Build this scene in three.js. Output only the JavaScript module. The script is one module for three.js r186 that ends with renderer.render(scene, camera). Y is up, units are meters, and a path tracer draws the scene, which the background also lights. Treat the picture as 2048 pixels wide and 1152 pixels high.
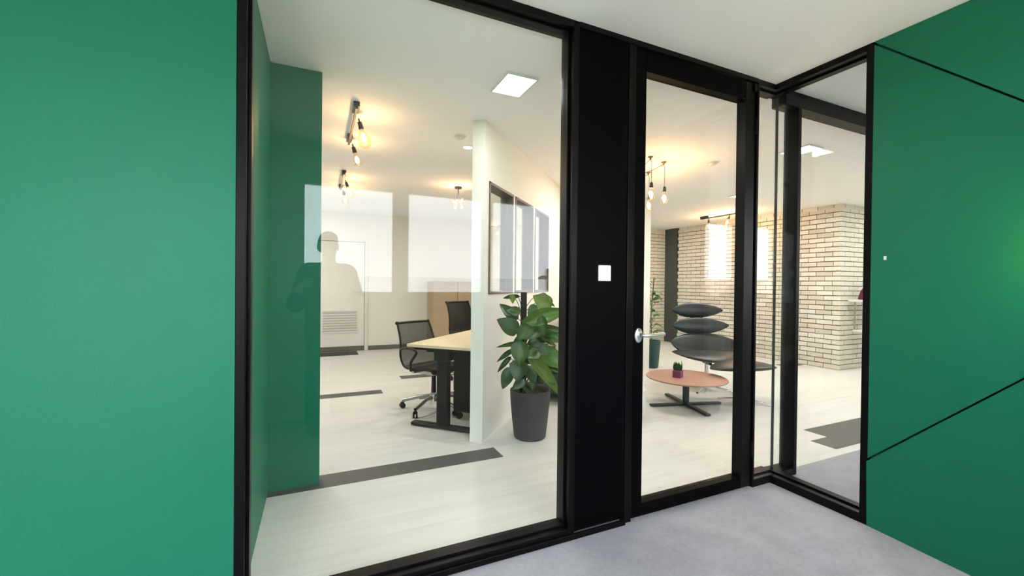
import * as THREE from 'three';
import { mergeGeometries, toCreasedNormals } from 'three/addons/utils/BufferGeometryUtils.js';
import { RoundedBoxGeometry } from 'three/addons/geometries/RoundedBoxGeometry.js';
import { MarchingCubes } from 'three/addons/objects/MarchingCubes.js';
import { RectAreaLightUniformsLib } from 'three/addons/lights/RectAreaLightUniformsLib.js';

// ---------------------------------------------------------------- camera, sky, exposure
const scene = new THREE.Scene();
const D = 1.8, EYE = 1.2786, H = 2.604;            // distance to the partition, eye height, ceiling height
const Zd = (d) => D - d;                            // distance from the camera's plane -> world z
const rad = THREE.MathUtils.degToRad;
const camera = new THREE.PerspectiveCamera(68.58, 16 / 9, 0.02, 400);
{
  const yaw = rad(24.597), pit = rad(-0.42), rol = rad(0.617);
  const F = new THREE.Vector3(Math.sin(yaw) * Math.cos(pit), Math.sin(pit), -Math.cos(yaw) * Math.cos(pit));
  const R = new THREE.Vector3(Math.cos(yaw), 0, Math.sin(yaw));
  const U = new THREE.Vector3().crossVectors(R, F);
  camera.position.set(0, EYE, D);
  camera.up.copy(U.clone().multiplyScalar(Math.cos(rol)).addScaledVector(R, -Math.sin(rol)));
  camera.lookAt(camera.position.clone().add(F));
  camera.updateMatrixWorld();
}
scene.add(camera);
const renderer = new THREE.WebGLRenderer();
renderer.toneMapping = THREE.LinearToneMapping;
renderer.toneMappingExposure = 1.15;
renderer.shadowMap.enabled = true;
scene.background = new THREE.Color().setRGB(10.3, 10.9, 11.7);     // bright overcast sky outside the windows
RectAreaLightUniformsLib.init();
const PANEL_I = 95, WARM_I = 0.42;
const WARM = new THREE.Color().setRGB(1, 0.6, 0.32);

// ---------------------------------------------------------------- helpers
let seed = 7;
const rnd = () => { seed = (seed * 1664525 + 1013904223) >>> 0; return seed / 4294967296; };
const rr = (a, b) => a + (b - a) * rnd();
const V = (x, y, z) => new THREE.Vector3(x, y, z);
const names = new Map();
function numbered(name, parent = scene) {
  const key = parent.uuid + name, n = names.get(key) || 0;
  names.set(key, n + 1);
  return n ? name + '_' + String(n).padStart(3, '0') : name;
}
function clean(g) {
  g = g.index ? g.toNonIndexed() : g;
  for (const k of Object.keys(g.attributes)) if (!['position', 'normal', 'uv'].includes(k)) g.deleteAttribute(k);
  g.clearGroups();
  return g;
}
const merge = (list) => (list.length === 1 ? clean(list[0]) : mergeGeometries(list.map(clean)));
function metreUV(g) {
  g = g.index ? g.toNonIndexed() : g;
  const p = g.attributes.position, n = g.attributes.normal, uv = new Float32Array(p.count * 2);
  for (let i = 0; i < p.count; i++) {
    const ax = Math.abs(n.getX(i)), ay = Math.abs(n.getY(i)), az = Math.abs(n.getZ(i));
    const [u, v] = ay >= ax && ay >= az ? [p.getX(i), -p.getZ(i)] : ax >= az ? [-p.getZ(i), p.getY(i)] : [p.getX(i), p.getY(i)];
    uv[i * 2] = u; uv[i * 2 + 1] = v;
  }
  g.setAttribute('uv', new THREE.BufferAttribute(uv, 2));
  return g;
}
function box(w, h, d, x = 0, y = 0, z = 0, r = 0) {        // centred on x, y, z
  const g = r ? new RoundedBoxGeometry(w, h, d, 2, r) : new THREE.BoxGeometry(w, h, d);
  return metreUV(clean(g).translate(x, y, z));
}
const span = (x0, x1, y0, y1, z0, z1, r = 0) => box(x1 - x0, y1 - y0, Math.abs(z1 - z0), (x0 + x1) / 2, (y0 + y1) / 2, (z0 + z1) / 2, r);
const cyl = (r0, r1, h, x = 0, y = 0, z = 0, n = 24) => new THREE.CylinderGeometry(r1, r0, h, n).translate(x, y, z);   // r0 at the foot
function tube(points, r, n = 24, rs = 8, closed = false) {
  return new THREE.TubeGeometry(new THREE.CatmullRomCurve3(points, closed, 'centripetal'), n, r, rs, closed);
}
const lathe = (pts, n = 40) => new THREE.LatheGeometry(pts.map(([r, y]) => new THREE.Vector2(r, y)), n);
function rod(a, b, r, n = 10) {
  const d = b.clone().sub(a), g = new THREE.CylinderGeometry(r, r, d.length(), n);
  g.applyQuaternion(new THREE.Quaternion().setFromUnitVectors(V(0, 1, 0), d.clone().normalize()));
  return g.translate((a.x + b.x) / 2, (a.y + b.y) / 2, (a.z + b.z) / 2);
}
function mesh(name, geo, mat, parent) {
  const m = new THREE.Mesh(Array.isArray(geo) ? merge(geo) : geo, mat);
  m.name = numbered(name, parent); m.castShadow = m.receiveShadow = true;
  parent.add(m);
  return m;
}
const part = (name, geo, mat, parent, label) => { const m = mesh(name, geo, mat, parent); if (label) m.userData.label = label; return m; };
function thing(name, label, category, [x, y, z] = [0, 0, 0], turn = 0, group) {
  const o = new THREE.Group(); o.name = numbered(name); scene.add(o);
  o.position.set(x, y, z); o.rotation.y = turn; o.userData = { label, category };
  if (group) o.userData.group = group;
  return o;
}
function struct(name, label, category, geo, mat) {
  const o = geo ? mesh(name, geo, mat, scene) : new THREE.Group();
  if (!geo) { o.name = numbered(name); scene.add(o); }
  o.userData = { label, category, kind: 'structure' };
  return o;
}
function copy(o, pos, turn, label) {
  const c = o.clone(); c.name = numbered(o.name.replace(/_\d+$/, '')); scene.add(c);
  c.position.set(...pos); c.rotation.y = turn; c.userData = { ...o.userData, label: label || o.userData.label };
  return c;
}

// ---------------------------------------------------------------- textures and materials
function hash(ix, iy, s) { let h = (ix * 374761393 + iy * 668265263 + s * 1274126177) | 0; h = Math.imul(h ^ (h >>> 13), 1274126177); return ((h ^ (h >>> 16)) >>> 0) / 4294967296; }
function noise(x, y, px, py, s) {            // value noise that repeats after px, py cells
  const ix = Math.floor(x), iy = Math.floor(y), fx = x - ix, fy = y - iy, m = (a, b) => ((a % b) + b) % b;
  const u = fx * fx * (3 - 2 * fx), v = fy * fy * (3 - 2 * fy);
  const a = hash(m(ix, px), m(iy, py), s), b = hash(m(ix + 1, px), m(iy, py), s), c = hash(m(ix, px), m(iy + 1, py), s), d = hash(m(ix + 1, px), m(iy + 1, py), s);
  return a + (b - a) * u + (c - a) * v + (a - b - c + d) * u * v;
}
function texture(n, f, metres, srgb = false) {
  const data = new Uint8Array(n * n * 4);
  for (let y = 0; y < n; y++) for (let x = 0; x < n; x++) {
    const c = f(x / n, y / n), k = (y * n + x) * 4;
    for (let i = 0; i < 3; i++) data[k + i] = Math.max(0, Math.min(255, c[i] * 255));
    data[k + 3] = 255;
  }
  const t = new THREE.DataTexture(data, n, n);
  t.wrapS = t.wrapT = THREE.RepeatWrapping; t.magFilter = THREE.LinearFilter; t.minFilter = THREE.LinearMipmapLinearFilter; t.generateMipmaps = true;
  t.repeat.set(1 / metres[0], 1 / metres[1]);
  if (srgb) t.colorSpace = THREE.SRGBColorSpace;
  t.needsUpdate = true;
  return t;
}
const grey = (v) => [v, v, v];
const woodMap = texture(1024, (u, v) => {              // pale grain running along x
  const a = noise(u * 6, v * 90, 6, 90, 1), b = noise(u * 14, v * 220, 14, 220, 2), c = noise(u * 3, v * 14, 3, 14, 3), d = noise(u * 60, v * 500, 60, 500, 4);
  const k = 0.79 + 0.2 * (0.4 * a + 0.25 * b + 0.25 * c + 0.1 * d);
  return [k, k * 0.995, k * 0.98];
}, [3.1, 1.9]);
const darkWoodMap = texture(512, (u, v) => { const k = 0.8 + 0.2 * (0.6 * noise(u * 6, v * 70, 6, 70, 11) + 0.4 * noise(u * 20, v * 200, 20, 200, 12)); return grey(k); }, [1.3, 0.6]);
const carpetMap = texture(1024, (u, v) => {
  const a = noise(u * 5, v * 5, 5, 5, 21), b = noise(u * 17, v * 17, 17, 17, 22), c = noise(u * 120, v * 120, 120, 120, 23), d = noise(u * 400, v * 400, 400, 400, 24), e = noise(u * 9, v * 60, 9, 60, 25);
  const k = 0.62 + 0.4 * (0.3 * a + 0.26 * b + 0.18 * c + 0.16 * d + 0.1 * e);
  return [k, k * 0.99, k * 1.0];
}, [1.7, 1.7]);
const rollerMap = texture(512, (u, v) => grey(0.5 * noise(u * 90, v * 90, 90, 90, 31) + 0.3 * noise(u * 200, v * 200, 200, 200, 32) + 0.2 * noise(u * 12, v * 12, 12, 12, 33)), [0.5, 0.5]);
const greenMap = texture(1024, (u, v) => { const k = 0.9 + 0.1 * (0.5 * noise(u * 4, v * 4, 4, 4, 41) + 0.3 * noise(u * 20, v * 20, 20, 20, 42) + 0.2 * noise(u * 150, v * 150, 150, 150, 43)); return grey(k); }, [2.3, 2.3]);
const brickMap = texture(512, (u, v) => { const k = 0.82 + 0.18 * (0.5 * noise(u * 9, v * 9, 9, 9, 51) + 0.5 * noise(u * 60, v * 60, 60, 60, 52)); return [k, k * 0.99, k * 0.97]; }, [0.6, 0.6]);
const meshMap = texture(256, (u, v) => grey(0.5 + 0.25 * Math.sin(u * 2 * Math.PI * 24) + 0.25 * Math.sin(v * 2 * Math.PI * 24)), [0.06, 0.06]);
const barkMap = texture(256, (u, v) => grey(0.5 * noise(u * 30, v * 30, 30, 30, 61) + 0.5 * noise(u * 80, v * 12, 80, 12, 62)), [0.2, 0.2]);
const leafMap = texture(256, (u, v) => {               // u across the leaf (0.5 = midrib), v along
  const x = Math.abs(u - 0.5) * 2, rib = Math.exp(-x * x * 900), side = Math.pow(0.5 + 0.5 * Math.sin((v * 9 - x * 2.2) * 2 * Math.PI), 14) * 0.35 * (1 - x);
  const k = 0.8 + 0.2 * noise(u * 8, v * 8, 8, 8, 71), y = Math.max(rib, side);
  return [k * (0.62 + 0.38 * y), k * (0.86 + 0.14 * y), k * (0.6 + 0.3 * y)];
}, [1, 1]);
leafMap.repeat.set(1, 1);

const lin = (r, g, b) => new THREE.Color().setRGB(r, g, b);
const std = (c, roughness, o = {}) => new THREE.MeshStandardMaterial({ color: lin(...c), roughness, ...o });
const phy = (c, roughness, o = {}) => new THREE.MeshPhysicalMaterial({ color: lin(...c), roughness, ...o });
const M = {
  green: phy([0.0065, 0.165, 0.092], 0.48, { specularIntensity: 0.5, map: greenMap, bumpMap: rollerMap, bumpScale: 0.0004 }),
  white: std([0.76, 0.745, 0.70], 0.75, { bumpMap: rollerMap, bumpScale: 0.0003 }),
  ceiling: std([0.9, 0.888, 0.88], 0.9, { bumpMap: rollerMap, bumpScale: 0.0003 }),
  wood: phy([0.67, 0.672, 0.66], 0.42, { map: woodMap }),
  darkPlank: phy([0.07, 0.068, 0.065], 0.5, { map: darkWoodMap }),
  carpet: std([0.42, 0.425, 0.475], 0.95, { map: carpetMap, bumpMap: carpetMap, bumpScale: 0.002 }),
  black: phy([0.003, 0.003, 0.0038], 0.36, { specularIntensity: 0.25, bumpMap: rollerMap, bumpScale: 0.00008 }),
  blackPanel: phy([0.002, 0.002, 0.0027], 0.45, { specularIntensity: 0.06, bumpMap: rollerMap, bumpScale: 0.0001 }),
  gasket: std([0.01, 0.01, 0.011], 0.8),
  glass: phy([0.972, 1, 0.99], 0, { transmission: 1, thickness: 0, ior: 1.315 }),
  windowGlass: phy([1, 1, 1], 0, { transmission: 1, thickness: 0, ior: 1.4 }),
  steel: phy([0.78, 0.77, 0.75], 0.42, { metalness: 1 }),
  aluminium: phy([0.42, 0.42, 0.42], 0.38, { metalness: 1 }),
  chrome: phy([0.78, 0.78, 0.78], 0.12, { metalness: 1 }),
  plastic: phy([0.68, 0.68, 0.66], 0.35),
  whiteMetal: phy([0.7, 0.69, 0.65], 0.45),
  brownFrame: std([0.09, 0.065, 0.05], 0.5),
  darkPlastic: phy([0.007, 0.007, 0.0075], 0.45, { specularIntensity: 0.5 }),
  meshFabric: std([0.022, 0.022, 0.024], 0.85, { transparent: true, opacity: 0.8, bumpMap: meshMap, bumpScale: 0.0006, side: THREE.DoubleSide }),
  leather: phy([0.009, 0.0105, 0.0105], 0.4, { specularIntensity: 0.6, bumpMap: barkMap, bumpScale: 0.0004, clearcoat: 0.15, clearcoatRoughness: 0.4 }),
  deskTop: phy([0.72, 0.6, 0.42], 0.45, { map: woodMap }),
  copperTop: phy([0.36, 0.195, 0.145], 0.42),
  darkSteel: phy([0.035, 0.04, 0.042], 0.4, { metalness: 0.5 }),
  tan: phy([0.47, 0.35, 0.22], 0.55, { map: woodMap }),
  pot: std([0.04, 0.037, 0.04], 0.7, { bumpMap: meshMap, bumpScale: 0.0008 }),
  tealPot: phy([0.012, 0.045, 0.042], 0.45),
  soil: std([0.02, 0.014, 0.01], 1, { bumpMap: barkMap, bumpScale: 0.01 }),
  moss: std([0.014, 0.011, 0.008], 1, { bumpMap: barkMap, bumpScale: 0.006 }),
  stem: std([0.07, 0.09, 0.03], 0.7),
  mortar: std([0.16, 0.135, 0.1], 0.95, { bumpMap: rollerMap, bumpScale: 0.002 }),
  baseboard: std([0.12, 0.115, 0.1], 0.6),
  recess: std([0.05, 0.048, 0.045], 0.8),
  sofa: std([0.36, 0.31, 0.28], 0.95),
  sofaDark: std([0.05, 0.05, 0.05], 0.95),
  mat: std([0.05, 0.048, 0.045], 1),
  maroon: std([0.09, 0.008, 0.016], 0.75),
  panelGlow: std([1, 1, 1], 0.5, { emissive: lin(1, 0.99, 0.95), emissiveIntensity: 5 }),
  filament: std([1, 0.7, 0.3], 0.5, { emissive: lin(1, 0.72, 0.38), emissiveIntensity: 20 }),
  bulbGlass: phy([1, 0.9, 0.72], 0, { transmission: 1, thickness: 0, ior: 1.5 }),
  brass: phy([0.35, 0.2, 0.08], 0.35, { metalness: 1 }),
  socket: phy([0.02, 0.018, 0.016], 0.4),
};
M.bricks = [[0.72, 0.68, 0.6], [0.67, 0.63, 0.55], [0.76, 0.73, 0.66], [0.62, 0.58, 0.5], [0.69, 0.63, 0.56], [0.78, 0.75, 0.69]].map((c) => std(c, 0.9, { map: brickMap, bumpMap: brickMap, bumpScale: 0.003 }));
M.leaves = [[0.11, 0.2, 0.028], [0.065, 0.13, 0.028], [0.038, 0.085, 0.03], [0.23, 0.26, 0.06], [0.3, 0.24, 0.08]].map((c) => phy(c, 0.38, { map: leafMap, side: THREE.DoubleSide, transmission: 0.25, thickness: 0 }));

// ---------------------------------------------------------------- the setting: shell of the meeting room and the office
const XC = 2.70;                                      // the glass corner
const FLOOR_EDGE = Zd(1.885);
const wood = struct('floor', 'pale greige wood-look floor of the office with dark accent planks', 'floor', span(-1.4, 9.6, -0.1, 0, Zd(8.6), FLOOR_EDGE), M.wood);
const plank = (x0, x1, d0, d1) => part('plank', span(x0, x1, -0.004, 0.0012, Zd(d1), Zd(d0)), M.darkPlank, wood, 'dark grey accent plank');
plank(-0.6, 1.258, 2.868, 3.063); plank(-0.6, 0.69, 5.085, 5.265); plank(1.02, 2.4, 5.755, 5.95); plank(1.025, 2.3, 4.67, 4.86);
plank(3.985, 5.4, 2.16, 2.355); plank(3.75, 5.15, 1.965, 2.16); plank(6.9, 7.36, 4.35, 4.55);
struct('floor', 'grey flecked carpet of the meeting room up to the glass partition', 'floor', span(-2.1, 7.2, -0.1, 0, FLOOR_EDGE, 2.62), M.carpet);
struct('ceiling', 'plain off-white ceiling over the meeting room and the office', 'ceiling', span(-2.1, 9.7, H, H + 0.12, Zd(8.7), 2.62), M.ceiling);
// meeting room
struct('wall_left', 'green painted wall to the left of the black-framed glazing', 'wall', span(-2, -0.274, 0, H, -0.12, 0), M.green);
struct('wall_side', 'white side wall of the meeting room', 'wall', span(-2.1, -2, 0, H, -0.12, 2.6), M.white);
// office side
struct('wall_alcove', 'green wall running back from the partition inside the office', 'wall', [span(-0.4, -0.272, 0, H, Zd(2.935), -0.12), span(-1.3, 0.012, 0, H, Zd(3.06), Zd(2.93))], M.green);
struct('wall_office_left', 'white end wall of the office behind the green wall', 'wall', span(-1.4, -1.3, 0, H, Zd(8.6), Zd(3)), M.white);
struct('wall_far', 'cream far wall of the office with the louvred door', 'wall', [span(0.86, 9.6, 0, H, Zd(8.6), Zd(8.5)), span(-1.4, -0.14, 0, H, Zd(8.6), Zd(8.5)), span(-0.14, 0.86, 2.12, H, Zd(8.6), Zd(8.5))], M.white);
struct('wall_office_right', 'white wall at the far right of the office', 'wall', span(9.5, 9.6, 0, H, Zd(8.6), 0), M.white);
struct('wall_corridor', 'white wall closing the carpeted room next door', 'wall', [span(5.4, 9.6, 0, H, -0.12, 0), span(7.1, 7.2, 0, H, 0, 2.6)], M.white);
struct('baseboard_far', 'dark grey baseboard along the far cream wall', 'baseboard', [span(0.87, 7.0, 0, 0.085, Zd(8.5), Zd(8.485), 0.004)], M.baseboard);
{ // outer wall behind the camera, with its row of windows
  const y0 = 1.165, y1 = 2.245, xs = [[-0.155, 0.715], [0.82, 1.69], [1.76, 2.66], [4.45, 6.6]], z0 = 2.5, z1 = 2.62, g = [];
  g.push(span(-0.62, 7.2, 0, y0, z0, z1), span(-2.1, 7.2, y1, H, z0, z1));
  let x = -0.62;
  for (const [a, b] of [...xs, [7.2, 7.2]]) { if (a - x > 0.01) g.push(span(x, a, y0, y1, z0, z1)); x = b; }
  g.push(span(-2.1, -1.95, 0, y1, z0, z1));
  const gd = struct('door_3', 'full-height white framed glass door in the outer wall', 'door');
  part('door_frame', [span(-1.95, -0.62, 0, 0.06, z0 + 0.03, z0 + 0.09), span(-1.95, -0.62, y1 - 0.05, y1, z0 + 0.03, z0 + 0.09), span(-1.95, -1.9, 0.06, y1 - 0.05, z0 + 0.03, z0 + 0.09), span(-0.67, -0.62, 0.06, y1 - 0.05, z0 + 0.03, z0 + 0.09), span(-1.32, -1.25, 0.06, y1 - 0.05, z0 + 0.03, z0 + 0.09)], M.whiteMetal, gd);
  for (const [a, b] of [[-1.9, -1.32], [-1.25, -0.67]]) part('pane', span(a, b, 0.06, y1 - 0.05, z0 + 0.058, z0 + 0.062), M.windowGlass, gd);
  part('handle', rod(V(-1.285, 0.95, z0 + 0.015), V(-1.285, 1.2, z0 + 0.015), 0.01), M.steel, gd);
  struct('wall_back', 'white outer wall of the meeting room pierced by windows', 'wall', g, M.white);
  xs.forEach(([a, b], i) => {
    const w = struct('window_' + (i + 5), 'white framed window in the outer wall, seen as a bright reflection', 'window');
    const f = 0.028;
    part('window_frame', [span(a, b, y0, y0 + f, z0 + 0.03, z0 + 0.09), span(a, b, y1 - f, y1, z0 + 0.03, z0 + 0.09), span(a, a + f, y0 + f, y1 - f, z0 + 0.03, z0 + 0.09), span(b - f, b, y0 + f, y1 - f, z0 + 0.03, z0 + 0.09)], M.whiteMetal, w);
    part('pane', span(a + f, b - f, y0 + f, y1 - f, z0 + 0.058, z0 + 0.062), M.windowGlass, w);
    part('window_sill', span(a - 0.02, b + 0.02, y0 - 0.025, y0, z0 - 0.05, z0 + 0.03, 0.004), M.plastic, w);
  });
}
{ // right-hand green wall in three folded panels between diagonal seams; local u runs towards the camera
  const z0 = 0.536, z1 = 2.5, w = struct('wall_right', 'green wall of folded panels with two diagonal seams', 'wall', span(XC + 0.03, XC + 0.14, 0, H, z0, z1), M.green);
  const slab = (pts, face) => {                       // pts: [z, y, how far it stands out]
    const n = pts.length, pos = [], quad = (a, b, c, d) => pos.push(...a, ...b, ...c, ...a, ...c, ...d);
    const f = pts.map(([z, y, o]) => [XC - o, y, z]), b = pts.map(([z, y]) => [XC + 0.035, y, z]);
    for (let i = 1; i < n - 1; i++) { pos.push(...f[0], ...f[i], ...f[i + 1]); pos.push(...b[0], ...b[i + 1], ...b[i]); }
    for (let i = 0; i < n; i++) { const j = (i + 1) % n; quad(f[j], f[i], b[i], b[j]); }
    const g = new THREE.BufferGeometry(); g.setAttribute('position', new THREE.Float32BufferAttribute(pos, 3)); g.computeVertexNormals(); g.setAttribute('uv', new THREE.Float32BufferAttribute(new Float32Array(pos.length / 3 * 2), 2));
    return metreUV(g);
  };
  const s = 0.007, zA = 1.676, yA = 1.482, oA = 0.16;                       // the apex of the fold stands out 16 cm
  const low = (z, y) => 0.0344 * y + 0.0959 * (z - z0);
  part('upper_panel', slab([[z0, H - 0.001, 0], [z0, 2.593 + s, 0], [zA, yA + s, oA], [z1, yA + s, oA], [z1, H - 0.001, 0]]), M.green, w);
  part('middle_panel', slab([[z0, 2.593 - s, 0], [z0, 0.357 + s, 0], [zA, yA, oA]]), M.green, w);
  part('lower_panel', slab([[z0, 0.357 - s, 0.012], [z0, 0, 0], [z1, 0, low(z1, 0)], [z1, yA - s, low(z1, yA)], [zA, yA - s, low(zA, yA - s)]]), M.green, w);
}
// ---------------------------------------------------------------- black partition: glazing, panel, door
const FW = 0.036, FD = 0.12, GZ = -0.06;
// a rail or stile: face lip, body and glazing bead; horizontal rails along x
function railX(x0, x1, y0, y1, up) {                  // up: +1 bead above, -1 bead below
  const b = up > 0 ? [y1, y1 + 0.012] : [y0 - 0.012, y0];
  return [span(x0, x1, y0, y1, -FD, 0, 0.003), span(x0, x1, b[0], b[1], -0.085, -0.035, 0.002)];
}
function stileZ(x0, x1, y0, y1, side) {
  const b = side > 0 ? [x1, x1 + 0.012] : side < 0 ? [x0 - 0.012, x0] : null;
  const g = [span(x0, x1, y0, y1, -FD, 0, 0.003)];
  if (b) g.push(span(b[0], b[1], y0, y1, -0.085, -0.035, 0.002));
  return g;
}
{
  const w = struct('window_1', 'large pane of black-framed glazing beside the green wall', 'window');
  part('stile', stileZ(-0.274, -0.242, 0, H, 1), M.black, w); part('stile', stileZ(1.15, 1.184, 0, H, -1), M.black, w);
  part('top_rail', railX(-0.242, 1.15, H - FW, H, -1), M.black, w); part('bottom_rail', railX(-0.242, 1.15, 0, 0.05, 1), M.black, w);
  part('threshold', span(-0.274, 1.5, 0, 0.028, 0, 0.014, 0.003), M.black, w);
  part('pane', span(-0.242, 1.15, 0.05, H - FW, GZ - 0.012, GZ + 0.012), M.glass, w);
}
{
  const w = struct('trim_1', 'tall matt black panel between the glazing and the door', 'panel');
  part('panel', span(1.186, 1.498, 0.03, H - 0.012, -FD, -0.004, 0.003), M.blackPanel, w);
  part('top_trim', span(1.184, 2.53, H - 0.028, H, -FD, 0.003, 0.003), M.black, w);
  part('jamb', [span(1.502, 1.55, 0, H - 0.03, -FD, -0.002, 0.003)], M.black, w);
}
{ // the door
  const w = struct('door_1', 'black framed glass door with a steel lever handle', 'door');
  const x0 = 1.556, x1 = 2.512, a = 1.626, b = 2.428, y0 = 0.012, y1 = H - 0.034, g0 = 0.082, g1 = 2.455, zf = -0.008;
  part('stile', [span(x0, a, y0, y1, -0.075, zf, 0.003)], M.blackPanel, w); part('stile', [span(b, x1, y0, y1, -0.075, zf, 0.003)], M.black, w);
  part('top_rail', [span(a, b, g1, y1, -0.075, zf, 0.003)], M.blackPanel, w); part('bottom_rail', [span(a, b, y0, g0, -0.075, zf, 0.003)], M.blackPanel, w);
  part('pane', span(a, b, g0, g1, GZ - 0.012, GZ + 0.008), M.glass, w);
  part('weather_strip', span(x1 + 0.002, x1 + 0.014, y0, y1, -0.07, -0.02, 0.002), M.gasket, w);
  const hx = 1.588, hy = 1.015;
  part('escutcheon', [lathe([[0, 0.01], [0.022, 0.01], [0.026, 0.006], [0.026, 0]], 32).rotateX(Math.PI / 2).scale(1, 1.55, 1).translate(hx, hy - 0.004, zf)], M.steel, w, 'oval steel handle rose');
  const h = part('handle', [tube([V(hx, hy, zf), V(hx, hy, zf + 0.035), V(hx + 0.012, hy, zf + 0.052), V(hx + 0.05, hy - 0.002, zf + 0.055), V(hx + 0.135, hy + 0.002, zf + 0.05)], 0.0112, 32, 12), new THREE.SphereGeometry(0.0112, 12, 8).translate(hx + 0.135, hy + 0.002, zf + 0.05)], M.steel, w, 'brushed steel lever');
  part('lock_cylinder', [cyl(0.0085, 0.0085, 0.012, 0, 0, 0, 20).rotateX(Math.PI / 2).translate(hx, hy + 0.026, zf + 0.008)], M.aluminium, w);
  for (const hy2 of [0.25, 2.3]) part('hinge', cyl(0.008, 0.008, 0.09, x1 + 0.004, hy2, zf + 0.006, 14), M.black, w);
  part('door_closer', [box(0.02, 0.05, 0.02, x1 - 0.01, y1 - 0.03, zf + 0.004, 0.004)], M.black, w);
}
{
  const w = struct('window_2', 'narrow pane of glazing between the door and the glass corner', 'window');
  part('stile', span(2.528, 2.545, 0, H - 0.03, -FD, -0.002, 0.002), M.black, w);
  part('top_rail', railX(2.53, XC + 0.085, H - FW, H, -1), M.black, w); part('bottom_rail', railX(2.53, XC + 0.085, 0, 0.05, 1), M.black, w);
  part('pane', span(2.545, XC + 0.069, 0.05, H - FW, -0.046, -0.034), M.glass, w);
  part('corner_joint', span(XC + 0.069, XC + 0.081, 0.05, H - FW, -0.046, -0.034), M.gasket, w);
}
{
  const w = struct('window_3', 'glass side pane at right angles to the door beside the green wall', 'window'), x0 = XC, x1 = XC + FD, z1 = 0.5;
  const rail = (y0, y1, b0, b1) => [span(x0, x1, y0, y1, 0, z1, 0.003), span(x0 + 0.05, x0 + 0.1, b0, b1, -0.05, z1, 0.002)];
  part('top_rail', rail(H - FW, H, H - FW - 0.012, H - FW), M.black, w); part('bottom_rail', rail(0, 0.05, 0.05, 0.062), M.black, w);
  part('stile', span(x0, x1, 0, H, z1, 0.536, 0.003), M.black, w);
  part('pane', span(x0 + 0.069, x0 + 0.081, 0.062, H - FW, -0.034, z1), M.glass, w);
}
{
  const w = struct('window_4', 'black post and header framing the opening behind the glass corner', 'opening');
  part('post', span(2.956, 2.992, 0, H - 0.1, -0.11, -0.01, 0.003), M.black, w);
  part('post', span(5.3, 5.41, 0, H - 0.1, -0.11, -0.01, 0.003), M.black, w);
  part('header', [span(XC + 0.12, 5.41, H - 0.1, H, -0.11, -0.01, 0.003)], M.black, w);
  part('bottom_rail', span(XC + 0.09, 2.956, 0, 0.045, -0.11, -0.01, 0.003), M.black, w);
  part('pane', span(XC + 0.09, 2.956, 0.045, H - 0.1, -0.066, -0.054), M.glass, w);
}
// ---------------------------------------------------------------- the diagonal wall with its high windows, and the wall it meets
{
  const g = struct('wall_diagonal', 'pale diagonal wall with framed interior windows behind the potted plant', 'wall');
  g.position.set(1.205, 0, Zd(3.18)); g.rotation.y = Math.PI / 4;
  const L = 2.42, T = 0.11, y0 = 1.2, y1 = 2.13, wins = [[0.09, 0.66], [0.72, 1.29], [1.35, 1.92]];
  const sp = (a, b, c, d) => span(a, b, c, d, -T, 0);
  const body = [sp(0, L, 0, y0), sp(0, L, y1, H), sp(0, wins[0][0], y0, y1), sp(wins[2][1], L, y0, y1), sp(wins[0][1], wins[1][0], y0, y1), sp(wins[1][1], wins[2][0], y0, y1)];
  part('wall_face', body, M.white, g);
  part('base_strip', span(0, L, 0, 0.012, 0, 0.006), M.plastic, g);
  for (const [a, b] of wins) {
    const f = 0.022, fr = part('window_frame', [span(a, b, y1 - f, y1, -T - 0.01, 0.008), span(a, b, y0, y0 + f, -T - 0.01, 0.008), span(a, a + f, y0, y1, -T - 0.01, 0.008), span(b - f, b, y0, y1, -T - 0.01, 0.008)], M.brownFrame, g);
    part('pane', span(a + f, b - f, y0 + f, y1 - f, -0.058, -0.052), M.glass, fr);
  }
}
struct('wall_inner', 'cream wall behind the lounge corner ending in a free edge', 'wall', span(2.91, 4.52, 0, H, Zd(5.0), Zd(4.9)), M.white);
struct('wall_recess', 'dark recess in the corner between the brick walls', 'wall', span(7.36, 7.6, 0, H, Zd(7.7), Zd(7.15)), M.recess);
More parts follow.
